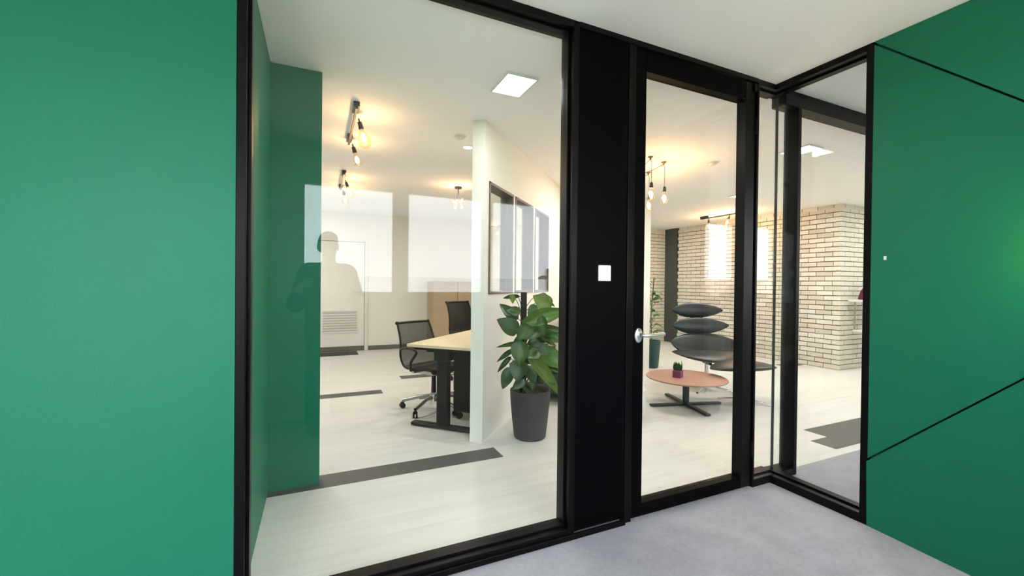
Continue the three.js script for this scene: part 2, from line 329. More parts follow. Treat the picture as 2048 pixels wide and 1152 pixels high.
// ---------------------------------------------------------------- brick walls
{
  const XB = 7.4, ZF = 3.86, ZR = 7.15;               // the side face, its front corner, its rear end
  const wall = struct('wall_brick', 'whitewashed brick wall of the lounge ending in a square corner', 'wall', [span(XB + 0.012, 8.4, 0, H, Zd(ZR), Zd(ZF + 0.012))], M.mortar);
  const pil = struct('wall_pillar', 'narrow whitewashed brick pillar at the back of the lounge', 'wall', [span(6.3, 7.36, 0, H, Zd(8.5), Zd(7.512))], M.mortar);
  const CH = 0.0775, BH = 0.066, BL = 0.232, PL = 0.243, T = 0.03, list = [];
  const shapes = [0, 1, 2].map((k) => box(1, BH - 0.002 * k, T, 0, 0, 0));
  for (let r = 0; r * CH < H - 0.02; r++) {
    const y = Math.min(r * CH + CH / 2, H - BH / 2), off = (r % 2) * PL / 2 + (r % 3 === 0 ? 0.01 : 0);
    const row = (a, b, put, face) => { for (let s = a - off; s < b - 0.005; s += PL) { const s0 = Math.max(a, s), s1 = Math.min(b, s + BL); if (s1 - s0 > 0.03) put((s0 + s1) / 2, s1 - s0, y, face); } };
    row(ZF, ZR, (c, l, y) => list.push({ o: wall, x: XB + T / 2, y, z: Zd(c), l, turn: Math.PI / 2 }));
    row(XB + 0.004, 8.4, (c, l, y) => list.push({ o: wall, x: c, y, z: Zd(ZF) - T / 2, l, turn: 0 }));
    row(6.3, 7.36, (c, l, y) => list.push({ o: pil, x: c, y, z: Zd(7.5) - T / 2, l, turn: 0 }));
  }
  const v = V(0, 0, 0);
  for (const b of list) {
    v.set(b.x, b.y, b.z).project(camera);
    const px = (v.x + 1) * 1024, d = camera.position.distanceTo(V(b.x, b.y, b.z));
    const cos = b.turn ? Math.abs(b.x) / d : Math.abs(b.z - D) / d;
    const seen = (px > 1296 && px < 1478) || (px > 1506 && px < 1548) || (px > 1590 && px < 1732);
    b.rank = (seen ? 100 : 0) + b.l * cos / (d * d) * 10;
  }
  list.sort((a, b) => b.rank - a.rank);
  const rest = new Map();
  list.forEach((b, i) => {
    const g = shapes[i % 3], mt = M.bricks[Math.floor(rnd() * M.bricks.length)], out = rr(-0.003, 0.002);
    if (i < 300) {
      const m = part('brick', g, mt, b.o);
      m.scale.x = b.l; m.rotation.y = b.turn; m.rotation.z = rr(-0.006, 0.006);
      m.position.set(b.x + (b.turn ? out : 0), b.y, b.z + (b.turn ? 0 : out));
    } else {
      if (!rest.has(b.o)) rest.set(b.o, []);
      rest.get(b.o).push(box(b.l, BH, T).rotateY(b.turn).translate(b.x + (b.turn ? out : 0), b.y, b.z + (b.turn ? 0 : out)));
    }
  });
  for (const [o, g] of rest) part('brickwork', g, M.bricks[0], o).userData.kind = 'stuff';
}
// ---------------------------------------------------------------- far door, mat, cabinet
{
  const w = struct('door_2', 'white far door with a louvred vent and lever handle', 'door'), z = Zd(8.5);
  part('door_frame', [span(-0.14, -0.08, 0, 2.12, z - 0.1, z + 0.012, 0.003), span(0.8, 0.86, 0, 2.12, z - 0.1, z + 0.012, 0.003), span(-0.08, 0.8, 2.06, 2.12, z - 0.1, z + 0.012, 0.003)], M.whiteMetal, w);
  part('door_backing', span(-0.14, 0.86, 0, 2.12, z - 0.1, z - 0.07), M.baseboard, w);
  part('door_leaf', span(-0.075, 0.795, 0.09, 2.055, z - 0.05, z - 0.008, 0.003), M.white, w);
  part('kick_plate', span(-0.075, 0.795, 0.01, 0.09, z - 0.05, z - 0.005, 0.003), M.baseboard, w);
  const l = part('vent', [span(0.05, 0.68, 0.34, 0.365, z - 0.01, z + 0.004), span(0.05, 0.68, 0.745, 0.77, z - 0.01, z + 0.004), span(0.05, 0.075, 0.365, 0.745, z - 0.01, z + 0.004), span(0.655, 0.68, 0.365, 0.745, z - 0.01, z + 0.004)], M.whiteMetal, w);
  for (let i = 0; i < 8; i++) part('louvre', box(0.58, 0.046, 0.005).rotateX(0.7).translate(0.365, 0.388 + i * 0.047, z + 0.002), M.white, l);
  part('handle', [rod(V(0.74, 1.12, z), V(0.74, 1.12, z + 0.05), 0.01), rod(V(0.745, 1.12, z + 0.05), V(0.6, 1.12, z + 0.05), 0.009), cyl(0.025, 0.025, 0.01, 0, 0, 0).rotateX(Math.PI / 2).translate(0.74, 1.12, z)], M.steel, w);
  part('lock', cyl(0.022, 0.022, 0.012, 0, 0, 0).rotateX(Math.PI / 2).translate(0.74, 1.02, z), M.steel, w);
}
part('mat_body', box(0.75, 0.012, 0.4, 0, 0.006, 0, 0.004), M.mat, thing('door_mat', 'dark rectangular mat lying in front of the far white door', 'mat', [0.28, 0.0005, Zd(8.2)]));
{
  const t = thing('storage_cabinet', 'light wood storage cabinet standing against the far wall behind the chairs', 'cabinet', [2.5, 0, Zd(8.26)]);
  part('carcass', [box(1.0, 1.3, 0.42, 0, 0.68, 0, 0.003)], M.tan, t); part('plinth', box(0.94, 0.04, 0.38, 0, 0.02, 0), M.darkPlastic, t);
  for (const s of [-1, 1]) { const d = part('door', box(0.49, 1.26, 0.018, s * 0.25, 0.68, 0.22, 0.002), M.tan, t); part('handle', box(0.012, 0.14, 0.02, s * 0.03, 0.85, 0.24, 0.004), M.aluminium, d); }
}
// ---------------------------------------------------------------- things on the partition and the green wall
{
  const t = thing('light_switch', 'square white rocker light switch on the tall black panel', 'switch', [1.352, 1.345, -0.004]);
  part('switch_plate', box(0.078, 0.082, 0.01, 0, 0, 0.005, 0.004), M.plastic, t); part('rocker', box(0.055, 0.056, 0.008, 0, 0, 0.01, 0.003).rotateX(0.04), M.plastic, t);
}
{
  const t = thing('wall_hook', 'tiny white hook stuck on the green folded wall', 'hook', [XC - 0.0095, 1.44, 0.603], -Math.PI / 2);
  part('hook_plate', box(0.012, 0.02, 0.003, 0, 0, 0.0015, 0.001), M.plastic, t); part('hook_arm', tube([V(0, -0.003, 0.003), V(0, -0.008, 0.008), V(0, -0.003, 0.012)], 0.0022, 10, 8), M.plastic, t);
}
function bulbParts(parent, y, { globe = 0, cone = false, s = 1 } = {}) {      // a filament bulb hanging down from y
  const prof = cone ? [[0.013, 0], [0.016, -0.02], [0.022, -0.05], [0.033, -0.09], [0.036, -0.1], [0.03, -0.106], [0, -0.108]]
    : [[0.013, 0], [0.015, -0.015], [0.024, -0.04], [0.034, -0.065], [0.038, -0.085], [0.034, -0.107], [0.022, -0.122], [0, -0.128]];
  const k = globe || 1, pr = prof.map(([r, yy]) => [r * s * k, yy * s * (globe ? 0.95 : 1)]);
  const b = part('bulb', lathe(pr.reverse(), 28).translate(0, y, 0), M.bulbGlass, parent);
  const fy = y - 0.06 * s;
  part('filament', [new THREE.SphereGeometry(0.013 * s, 12, 10).scale(1, 2.0, 1).translate(0, fy, 0)], M.filament, b);
  part('bulb_neck', cyl(0.0135 * s, 0.0135 * s, 0.022 * s, 0, y - 0.008 * s, 0, 18), M.brass, b);
  return fy;
}
function warmLight(parent, y, k = 1, c = WARM) { const l = new THREE.PointLight(c, WARM_I * k); l.position.set(0, y, 0); l.castShadow = true; l.name = 'bulb_light'; parent.add(l); }
{ // wall lamp beside the folded wall, just past the edge of the photograph, whose glow is on the wall
  const t = thing('wall_lamp', 'small warm wall lamp on the green folded wall', 'lamp', [XC - 0.22, 1.5, 1.26]);
  part('back_plate', cyl(0.045, 0.045, 0.012, 0, 0, 0, 28).rotateZ(Math.PI / 2).translate(0.093, 0.04, 0), M.brass, t);
  part('arm', tube([V(0.09, 0.04, 0), V(0.04, 0.05, 0), V(0, 0.035, 0)], 0.006, 16), M.brass, t);
  part('socket', cyl(0.018, 0.018, 0.05, 0, 0.025, 0, 20), M.socket, t);
  const y = bulbParts(t, 0.0); warmLight(t, y, 1.1, lin(1, 0.5, 0.1));
}
// ---------------------------------------------------------------- ceiling fittings
const panelProto = thing('ceiling_light', 'square white ceiling light behind the large left pane', 'light', [1.165, H, Zd(2.55)]);
{
  const w = 0.2, d = 0.27;
  part('light_frame', [box(w + 0.02, 0.012, 0.01, 0, -0.006, d / 2 + 0.005), box(w + 0.02, 0.012, 0.01, 0, -0.006, -d / 2 - 0.005), box(0.01, 0.012, d, w / 2 + 0.005, -0.006, 0), box(0.01, 0.012, d, -w / 2 - 0.005, -0.006, 0)], M.plastic, panelProto);
  part('diffuser', box(w, 0.006, d, 0, -0.004, 0), M.panelGlow, panelProto);
}
function panelLight(x, d, k = 1) {
  const l = new THREE.RectAreaLight(lin(1, 0.985, 0.95), PANEL_I * k, 0.19, 0.26); l.name = 'panel_light';
  l.position.set(x, H - 0.016, d); l.rotation.x = -Math.PI / 2; scene.add(l);
}
panelLight(1.165, Zd(2.55), 0.85);
for (const [x, d, k, label] of [[4.2, 2.55, 1.0, 'bright white ceiling light behind the side pane, near the brick corner'], [-0.6, 5.0, 1.35, 'ceiling light over the office behind the green wall'], [-0.7, 7.1, 1.5, 'ceiling light over the office close to the far door'], [3.15, 4.1, 0.6, 'ceiling light hidden behind the tall black panel'], [3.6, 6.4, 0.6, 'ceiling light behind the cream inner wall'],
  [5.9, 6.75, 1.4, 'ceiling light over the back of the lounge'], [8.4, 2.9, 1.4, 'ceiling light beyond the brick corner'], [5.53, 4.15, 1.4, 'ceiling light over the lounge, hidden by the right-hand edge of the door'], [6.45, 2.85, 2.0, 'ceiling light in front of the brick corner, hidden by the green wall']]) {
  copy(panelProto, [x, H, Zd(d)], 0, label); panelLight(x, Zd(d), k);
}
for (const [x, d, label] of [[1.3, 3.9, 'small round downlight partly hidden by the pale pier, nearest of the two'], [1.8, 5.44, 'small round downlight above the hanging bulb cluster']]) {
  const t = thing('downlight', label, 'light', [x, H, Zd(d)]);
  part('light_ring', lathe([[0.04, 0], [0.05, -0.008], [0.056, -0.006], [0.058, 0]], 32), M.plastic, t); part('diffuser', cyl(0.04, 0.04, 0.006, 0, -0.004, 0, 28), M.panelGlow, t);
  const l = new THREE.SpotLight(lin(1, 0.95, 0.85), 3, 0, 1.2, 0.6); l.position.set(0, -0.02, 0); l.target.position.set(0, -1, 0); t.add(l, l.target); l.castShadow = true; l.name = 'downlight_lamp';
}
for (const [x, d, label] of [[1.14, 3.64, 'white smoke detector on the ceiling near the pale pier'], [3.8, 3.21, 'white smoke detector on the ceiling seen through the door']]) {
  const t = thing('smoke_detector', label, 'smoke detector', [x, H, Zd(d)]);
  part('detector_base', lathe([[0, -0.012], [0.05, -0.012], [0.055, -0.006], [0.055, 0]], 32), M.plastic, t); part('detector_cap', lathe([[0, -0.035], [0.02, -0.034], [0.034, -0.026], [0.038, -0.012]], 32), M.plastic, t);
}
// track lights: a black rail with swivelling filament bulbs
function trackLight(x, d0, d1, label, heads, power = 1) {
  const L = d1 - d0, t = thing('track_light', label, 'track light', [x, H, Zd((d0 + d1) / 2)]);
  part('rail', [box(0.018, 0.022, L, 0, -0.045, 0, 0.003)], M.socket, t);
  part('rail_mount', [box(0.045, 0.034, 0.16, 0, -0.017, L / 2 - 0.08, 0.005)], M.socket, t); part('rail_mount', [box(0.045, 0.034, 0.16, 0, -0.017, -L / 2 + 0.08, 0.005)], M.socket, t);
  for (const [s, lean, roll, opt] of heads) {
    const g = new THREE.Group(); g.name = numbered('lamp_head', t); t.add(g);
    g.position.set(0.03, -0.055, L / 2 - s); g.rotation.set(lean, 0, roll);
    mesh('socket', [cyl(0.02, 0.016, 0.055, 0, -0.05, 0, 20), cyl(0.006, 0.006, 0.03, 0, -0.012, 0, 12)], M.socket, g);
    const b = mesh('bulb', [lathe((opt.cone ? [[0, -0.118], [0.034, -0.114], [0.04, -0.106], [0.036, -0.09], [0.022, -0.04], [0.014, 0]] : [[0, -0.15], [0.025, -0.144], [0.048, -0.122], [0.055, -0.095], [0.047, -0.065], [0.026, -0.03], [0.014, 0]]).map(([r, y]) => [r, y - 0.075]), 28)], M.bulbGlass, g);
    mesh('filament', new THREE.SphereGeometry(0.019, 14, 12).scale(1, 1.8, 1).translate(0, -0.14, 0), M.filament, g);
    const l = new THREE.PointLight(WARM, WARM_I * power); l.position.set(0, -0.14, 0); l.castShadow = true; l.name = 'bulb_light'; g.add(l);
  }
  return t;
}
trackLight(0.243, 3.28, 4.17, 'black ceiling track beside the green wall with a globe bulb and a flared bulb', [[0.2, 0.1, 0.28, {}], [0.86, 0.1, 0.3, { cone: true }]], 0.6);
trackLight(0.262, 5.33, 6.27, 'second black ceiling track further back towards the far door', [[0.3, 0.1, 0.35, {}], [0.85, 0.1, 0.2, {}]], 0.5);
trackLight(6.57, 4.9, 5.8, 'black ceiling track in front of the brick wall', [[0.12, 0.1, 0.5, {}], [0.3, 0.1, -0.4, {}], [0.75, 0.1, 0.3, {}]], 1.5);
// pendants on swagged cords
for (const [hx, hd, drop, label] of [[3.075, 3.35, 0.27, 'middle hanging filament bulb of the three seen through the door'], [3.33, 3.43, 0.27, 'right-hand hanging filament bulb nearest the brick wall'], [3.475, 3.82, 0.27, 'left hanging filament bulb half hidden by the door frame']]) {
  const t = thing('pendant_lamp', label, 'pendant lamp', [hx, H, Zd(hd)], 0, 'filament bulbs hanging on swagged cords');
  part('ceiling_hook', lathe([[0, -0.028], [0.009, -0.026], [0.012, -0.012], [0.026, -0.006], [0.028, 0]], 24), M.brass, t);
  const g = t.position, pivot = V(3.0, H, Zd(3.75)).sub(V(g.x, g.y, g.z));
  part('cord', [tube([V(0, -0.026, 0), V(0.012, -0.05, 0), V(0.014, -0.12, 0), V(0.014, -drop, 0)], 0.003, 24, 6), tube([V(0, -0.026, 0), V(pivot.x * 0.3, -0.085, pivot.z * 0.3), V(pivot.x * 0.6, -0.1, pivot.z * 0.6), V(pivot.x, -0.01, pivot.z)], 0.003, 24, 6)], M.socket, t);
  part('socket', [cyl(0.021, 0.015, 0.055, 0.014, -drop - 0.02, 0, 20)], M.socket, t);
  const b = new THREE.Group(); b.position.set(0.014, 0, 0); b.name = numbered('bulb_assembly', t); t.add(b);
  const y = -drop - 0.05, prof = [[0.013, 0], [0.015, -0.015], [0.024, -0.04], [0.033, -0.065], [0.036, -0.085], [0.032, -0.107], [0.02, -0.122], [0, -0.128]];
  mesh('bulb', lathe(prof.reverse(), 28).translate(0, y, 0), M.bulbGlass, b);
  mesh('filament', new THREE.SphereGeometry(0.02, 14, 12).scale(1, 1.8, 1).translate(0, y - 0.065, 0), M.filament, b);
  warmLight(b, y - 0.065, 1.4);
}
{
  const t = thing('pendant_cluster', 'cluster of four small glowing globe bulbs hanging deep in the office', 'pendant lamp', [1.72, H, Zd(5.55)]);
  part('ceiling_rose', cyl(0.05, 0.05, 0.02, 0, -0.01, 0, 28), M.socket, t); part('stem', cyl(0.006, 0.006, 0.16, 0, -0.1, 0, 10), M.socket, t);
  for (const [x, y] of [[-0.055, -0.21], [0.05, -0.18], [-0.045, -0.285], [0.055, -0.27]]) {
    const g = part('bulb', new THREE.SphereGeometry(0.04, 20, 14).translate(x, y, 0), M.bulbGlass, t);
    part('filament', new THREE.SphereGeometry(0.016, 10, 8).translate(x, y, 0), M.filament, g);
    part('arm', rod(V(0, -0.17, 0), V(x * 0.6, y + 0.035, 0), 0.004), M.socket, t);
  }
  const l = new THREE.PointLight(WARM, WARM_I * 1.2); l.position.set(0, -0.24, 0.06); l.castShadow = true; l.name = 'bulb_light'; t.add(l);
}
// ---------------------------------------------------------------- desk and office chairs
{
  const t = thing('desk', 'height-adjustable desk with a maple top and black T legs beside the pale pier', 'desk', [0.715, 0, Zd(3.80)], Math.PI / 4);
  // local x runs away along the wall, local z towards the wall
  const L = 1.4, W = 0.68, h = 0.745;
  part('desktop', [box(L, 0.026, W, L / 2, h - 0.013, W / 2, 0.004)], M.deskTop, t);
  part('under_frame', [box(L - 0.1, 0.04, 0.05, L / 2, h - 0.047, 0.2), box(L - 0.1, 0.04, 0.05, L / 2, h - 0.047, W - 0.2)], M.darkPlastic, t);
  for (const x of [0.09, L - 0.09]) {
    part('leg', [box(0.07, h - 0.08, 0.105, x, (h - 0.08) / 2 + 0.03, W * 0.48, 0.006), box(0.085, 0.028, W - 0.1, x, h - 0.04, W / 2, 0.004), box(0.1, 0.1, 0.15, x, h - 0.09, W * 0.48, 0.01)], M.darkPlastic, t);
    part('foot', [box(0.075, 0.03, W - 0.02, x, 0.022, W / 2, 0.01)], M.darkPlastic, t);
  }
  part('cable_grommet', cyl(0.03, 0.03, 0.004, 0.22, h + 0.001, W - 0.12, 24), M.aluminium, t);
}
{
  const t = thing('drawer_pedestal', 'black drawer pedestal on castors under the maple desk', 'pedestal', [0.715, 0, Zd(3.80)], Math.PI / 4);
  const x = 0.56, z = 0.475;
  part('carcass', box(0.42, 0.56, 0.37, x, 0.36, z, 0.004), M.darkPlastic, t);
  for (let i = 0; i < 3; i++) part('drawer', box(0.4, 0.17, 0.012, x, 0.18 + i * 0.18, z - 0.191, 0.003), M.darkPlastic, t);
  for (const [a, b] of [[-0.16, -0.15], [0.16, -0.15], [-0.16, 0.15], [0.16, 0.15]]) part('castor', cyl(0.03, 0.03, 0.03, 0, 0, 0, 18).rotateZ(Math.PI / 2).translate(x + a, 0.03, z + b), M.darkPlastic, t);
}
function officeChair(label, pos, turn, o) {             // faces local +z
  const t = thing('office_chair', label, 'office chair', pos, turn);
  const s = o.seat, top = o.top, W = 0.46;
  // side profile of seat and back (y, z)
  const prof = [[s - 0.025, 0.24], [s + 0.01, 0.19], [s, 0.05], [s - 0.02, -0.1], [s + 0.0, -0.19], [s + 0.09, -0.245], [s + 0.22, -0.245], [(s + top) / 2 + 0.06, -0.26], [top - 0.02, -0.315], [top, -0.33]];
  const curve = new THREE.CatmullRomCurve3(prof.map(([y, z]) => V(0, y, z)), false, 'centripetal');
  const sheet = (u0, u1, n, wf) => {
    const pos = [], uv = [], idx = [], m = 8;
    for (let i = 0; i <= n; i++) { const u = u0 + (u1 - u0) * i / n, p = curve.getPoint(u), w = wf(u); for (let j = 0; j <= m; j++) { const k = j / m * 2 - 1; pos.push(k * w / 2, p.y - 0.012 * (1 - k * k) * (u < 0.45 ? 1 : 0), p.z - 0.03 * (1 - k * k) * (u > 0.45 ? 1 : 0)); uv.push(k * w / 2, u * 1.1); } }
    for (let i = 0; i < n; i++) for (let j = 0; j < m; j++) { const a = i * (m + 1) + j; idx.push(a, a + 1, a + m + 1, a + 1, a + m + 2, a + m + 1); }
    const g = new THREE.BufferGeometry(); g.setAttribute('position', new THREE.Float32BufferAttribute(pos, 3)); g.setAttribute('uv', new THREE.Float32BufferAttribute(uv, 2)); g.setIndex(idx); g.computeVertexNormals();
    return g;
  };
  const wf = (u) => W - 0.05 * Math.max(0, u - 0.7) / 0.3;
  part('seat', [sheet(0.0, 0.45, 16, wf), sheet(0.0, 0.45, 16, wf).translate(0, -0.006, 0)], M.darkPlastic, t);
  part('backrest', sheet(0.45, 1, 20, wf), o.solid ? M.darkPlastic : M.meshFabric, t);
  for (const k of [-1, 1]) {
    const pts = []; for (let i = 0; i <= 24; i++) { const p = curve.getPoint(i / 24), w = wf(i / 24); pts.push(V(k * w / 2, p.y, p.z)); }
    part('side_frame', tube(pts, 0.011, 48, 8), M.darkPlastic, t);
    if (!o.bare) part('armrest', [tube([V(k * 0.25, s - 0.03, -0.06), V(k * 0.285, s + 0.06, -0.02), V(k * 0.285, s + 0.17, 0.06), V(k * 0.285, s + 0.195, 0.0), V(k * 0.275, s + 0.19, -0.13), V(k * 0.24, s + 0.16, -0.235)], 0.0135, 40, 8)], M.darkPlastic, t);
  }
  part('top_bar', [tube([V(-W / 2 + 0.02, top, -0.33), V(0, top, -0.355), V(W / 2 - 0.02, top, -0.33)], 0.013, 20, 8), new THREE.SphereGeometry(0.019, 14, 10).translate(-W / 2 + 0.018, top, -0.33), new THREE.SphereGeometry(0.019, 14, 10).translate(W / 2 - 0.018, top, -0.33)], M.darkPlastic, t);
  part('tilt_mechanism', [box(0.2, 0.05, 0.26, 0, s - 0.065, -0.03, 0.015), box(0.46, 0.025, 0.05, 0, s - 0.045, -0.06, 0.01)], M.aluminium, t);
  part('gas_column', [cyl(0.026, 0.022, 0.2, 0, s - 0.18, 0, 20)], M.darkPlastic, t);
  part('hub', cyl(0.045, 0.04, 0.07, 0, 0.12, 0, 24), M.aluminium, t);
  for (let i = 0; i < 5; i++) {
    const a = i * 2 * Math.PI / 5 + o.spin, dx = Math.sin(a), dz = Math.cos(a);
    const leg = part('leg', [tube([V(0, 0.12, 0), V(dx * 0.12, 0.125, dz * 0.12), V(dx * 0.25, 0.095, dz * 0.25), V(dx * 0.325, 0.078, dz * 0.325)], 0.017, 18, 10)], M.aluminium, t);
    part('castor', [cyl(0.027, 0.027, 0.018, 0, 0, 0, 18).rotateZ(Math.PI / 2).translate(0.014, 0, 0), cyl(0.027, 0.027, 0.018, 0, 0, 0, 18).rotateZ(Math.PI / 2).translate(-0.014, 0, 0), box(0.04, 0.03, 0.03, 0, 0.022, 0, 0.008)].map((g) => clean(g).rotateY(a + 0.6).translate(dx * 0.325, 0.027, dz * 0.325)), M.darkPlastic, leg);
  }
  return t;
}
officeChair('black mesh office chair pushed up to the near corner of the maple desk', [1.08, 0, Zd(4.26)], 0.5, { seat: 0.45, top: 0.87, spin: 3.72 });
officeChair('black office chair with a tall dark back beyond the far end of the desk', [1.93, 0, Zd(5.42)], 0.5, { seat: 0.55, top: 1.03, spin: 0.4, solid: true, bare: true });
// ---------------------------------------------------------------- lounge: coffee table, lounge chair, footstool
{
  const t = thing('coffee_table', 'round coffee table with a copper pink top on a black cross base', 'table', [3.61, 0, Zd(3.35)]);
  part('tabletop', lathe([[0, 0.31], [0.402, 0.31], [0.41, 0.305], [0.412, 0.297], [0.402, 0.29], [0, 0.288]], 72), M.copperTop, t);
  part('column', cyl(0.034, 0.034, 0.27, 0, 0.155, 0, 28), M.darkSteel, t);
  for (const a of [0, Math.PI / 2]) part('base_bar', box(0.81, 0.022, 0.05, 0, 0.016 + a * 0.0006, 0, 0.004).rotateY(-0.28 + a), M.darkSteel, t);
}
function leafGeo(len, wid, curl, droop, heart = 0.25) {   // lies along +y from the origin, face towards +z
  const n = 10, m = 6, pos = [], uv = [], idx = [];
  for (let i = 0; i <= n; i++) {
    const v = i / n, w = wid / 2 * Math.pow(Math.sin(Math.PI * Math.pow(v, 0.62)), 0.8) * (v < 1 ? 1 : 0), yy = len * (v - heart * 0.0);
    for (let j = 0; j <= m; j++) {
      const k = j / m * 2 - 1, back = heart * len * 0.5 * k * k * Math.max(0, 1 - v * 3.2);
      pos.push(k * w, yy - back, -droop * len * v * v + curl * w * Math.abs(k) * Math.abs(k) * 1.2 + 0.01 * Math.sin(v * 9 + j) * len); uv.push(k * 0.5 + 0.5, v);
    }
  }
  for (let i = 0; i < n; i++) for (let j = 0; j < m; j++) { const a = i * (m + 1) + j; idx.push(a, a + 1, a + m + 1, a + 1, a + m + 2, a + m + 1); }
  const g = new THREE.BufferGeometry(); g.setAttribute('position', new THREE.Float32BufferAttribute(pos, 3)); g.setAttribute('uv', new THREE.Float32BufferAttribute(uv, 2)); g.setIndex(idx); g.computeVertexNormals();
  return g;
}
const leafShapes = [leafGeo(1, 0.58, 0.35, 0.25), leafGeo(1, 0.7, 0.25, 0.15), leafGeo(1, 0.45, 0.5, 0.35), leafGeo(1, 0.32, 0.8, 0.3)];
function leaf(parent, base, tip, face, shape, mat, wide = 1) {
  const d = tip.clone().sub(base), L = d.length(), y = d.normalize(), z = face.clone().addScaledVector(y, -face.dot(y)).normalize(), x = new THREE.Vector3().crossVectors(y, z);
  const m = part('leaf', leafShapes[shape], mat, parent);
  m.quaternion.setFromRotationMatrix(new THREE.Matrix4().makeBasis(x, y, z)); m.position.copy(base); m.scale.set(L * wide, L, L);
  return m;
}
{
  const t = thing('succulent_pot', 'small square planter of dark green and magenta leaves on the coffee table', 'plant', [3.5, 0.31, Zd(3.36)], 0.4);
  part('planter', [box(0.085, 0.075, 0.085, 0, 0.0385, 0, 0.006)], phy([0.16, 0.02, 0.085], 0.5), t, 'magenta square planter');
  for (let i = 0; i < 14; i++) { const a = i * 2.4, r = 0.018 + 0.016 * (i % 3) / 2; leaf(t, V(Math.cos(a) * r * 0.6, 0.07, Math.sin(a) * r * 0.6), V(Math.cos(a) * r * 1.9, 0.125 + 0.012 * (i % 4), Math.sin(a) * r * 1.9), V(Math.cos(a), 0.2, Math.sin(a)), 2, M.leaves[i % 3 ? 2 : 1], 1.1); }
}
function pad(W, Hh, T, bend) {                          // a pointed leather cushion: wide along x, tall along y, thick along z, ends bent forward
  const g = new THREE.SphereGeometry(1, 48, 32), p = g.attributes.position;
  for (let i = 0; i < p.count; i++) {
    let x = p.getX(i), y = p.getY(i), z = p.getZ(i);
    const k = Math.min(1, Math.sqrt(y * y + z * z)), ang = Math.atan2(z, y), w = Math.pow(Math.max(0, 1 - Math.abs(x) ** 1.9), 0.72);
    const cy = Math.sign(Math.cos(ang)) * Math.pow(Math.abs(Math.cos(ang)), 0.8), cz = Math.sign(Math.sin(ang)) * Math.pow(Math.abs(Math.sin(ang)), 0.8), q = k > 1e-4 ? 1 : 0;
    p.setXYZ(i, x * W / 2, cy * w * q * Hh / 2, cz * w * q * T / 2 * (1 - 0.25 * Math.cos(ang) ** 2) + bend * x * x);
  }
  g.rotateX(0); g.computeVertexNormals();
  return clean(g);
}
{
  const t = thing('lounge_chair', 'black leather lounge chair of stacked pointed cushions in the brick corner', 'lounge chair', [4.43, 0, Zd(3.79)], -0.38);
  const back = [[0, 0.36, 0.525, -0.13, 0.55, 0.88], [0, 0.225, 0.765, -0.25, 0.2, 0.76], [0, 0.205, 0.965, -0.34, 0.1, 0.69]];
  part('seat_cushion', pad(0.95, 0.54, 0.1, 0.05).rotateX(-Math.PI / 2 + 0.1).translate(0, 0.425, 0.06), M.leather, t);
  for (const [, h, y, z, tilt, w] of back) part('back_cushion', pad(w, h, 0.1, 0.09).rotateX(-tilt).translate(0, y, z), M.leather, t);
  part('spine', tube([V(0, 0.33, 0.1), V(0, 0.34, -0.1), V(0, 0.42, -0.22), V(0, 0.6, -0.31), V(0, 0.85, -0.4), V(0, 1.0, -0.44)], 0.02, 40, 10), M.darkSteel, t);
  for (const [y, z] of [[0.865, -0.3], [0.65, -0.2]]) part('spacer', [rod(V(-0.09, y, z), V(0.09, y, z), 0.008), box(0.026, 0.022, 0.022, -0.1, y, z, 0.004), box(0.026, 0.022, 0.022, 0.1, y, z, 0.004)], M.chrome, t, 'chrome spacer bar');
  part('column', cyl(0.03, 0.024, 0.32, 0, 0.17, 0, 24), M.chrome, t, 'chrome column');
  for (let i = 0; i < 4; i++) { const a = Math.PI / 4 + i * Math.PI / 2; part('base_leg', tube([V(0, 0.05, 0), V(Math.sin(a) * 0.18, 0.035, Math.cos(a) * 0.18), V(Math.sin(a) * 0.33, 0.012, Math.cos(a) * 0.33)], 0.012, 14, 8), M.chrome, t); }
  const f = thing('footstool', 'black leather footstool pad in front of the stacked cushion lounge chair', 'footstool', [4.29, 0, Zd(3.18)], -0.2);
  part('cushion', pad(0.84, 0.46, 0.1, -0.03).rotateX(-Math.PI / 2).translate(0, 0.415, 0), M.leather, f);
  part('column', cyl(0.024, 0.02, 0.37, 0, 0.195, 0, 24), M.chrome, f);
  for (let i = 0; i < 4; i++) { const a = Math.PI / 4 + i * Math.PI / 2; part('base_leg', tube([V(0, 0.04, 0), V(Math.sin(a) * 0.15, 0.03, Math.cos(a) * 0.15), V(Math.sin(a) * 0.26, 0.01, Math.cos(a) * 0.26)], 0.01, 14, 8), M.chrome, f); }
}
{
  const t = thing('pouf', 'white rounded pouf beside the door frame left of the coffee table', 'pouf', [2.73, 0, Zd(3.33)]);
  part('pouf_body', lathe([[0, 0.36], [0.12, 0.355], [0.19, 0.33], [0.225, 0.27], [0.235, 0.19], [0.225, 0.1], [0.19, 0.03], [0.15, 0.0], [0, 0]], 48), M.plastic, t); part('piping', new THREE.TorusGeometry(0.225, 0.005, 8, 48).rotateX(Math.PI / 2).translate(0, 0.275, 0), M.plastic, t);
}
{
  const t = thing('sofa', 'low taupe sofa behind the potted plant along the diagonal wall', 'sofa', [1.205 + 1.05, 0, Zd(3.18 + 1.05)], Math.PI / 4);
  part('sofa_base', box(1.0, 0.22, 0.62, 0.32, 0.21, 0.34, 0.03), M.sofaDark, t); part('seat_cushion', box(0.96, 0.14, 0.56, 0.32, 0.38, 0.36, 0.05), M.sofaDark, t);
  part('backrest', box(1.0, 0.55, 0.14, 0.32, 0.6, 0.09, 0.05), M.sofa, t, 'taupe padded back');
  for (const [a, b] of [[-0.1, 0.1], [0.74, 0.1], [-0.1, 0.58], [0.74, 0.58]]) part('leg', cyl(0.015, 0.02, 0.1, a, 0.05, b, 14), M.darkPlastic, t);
}
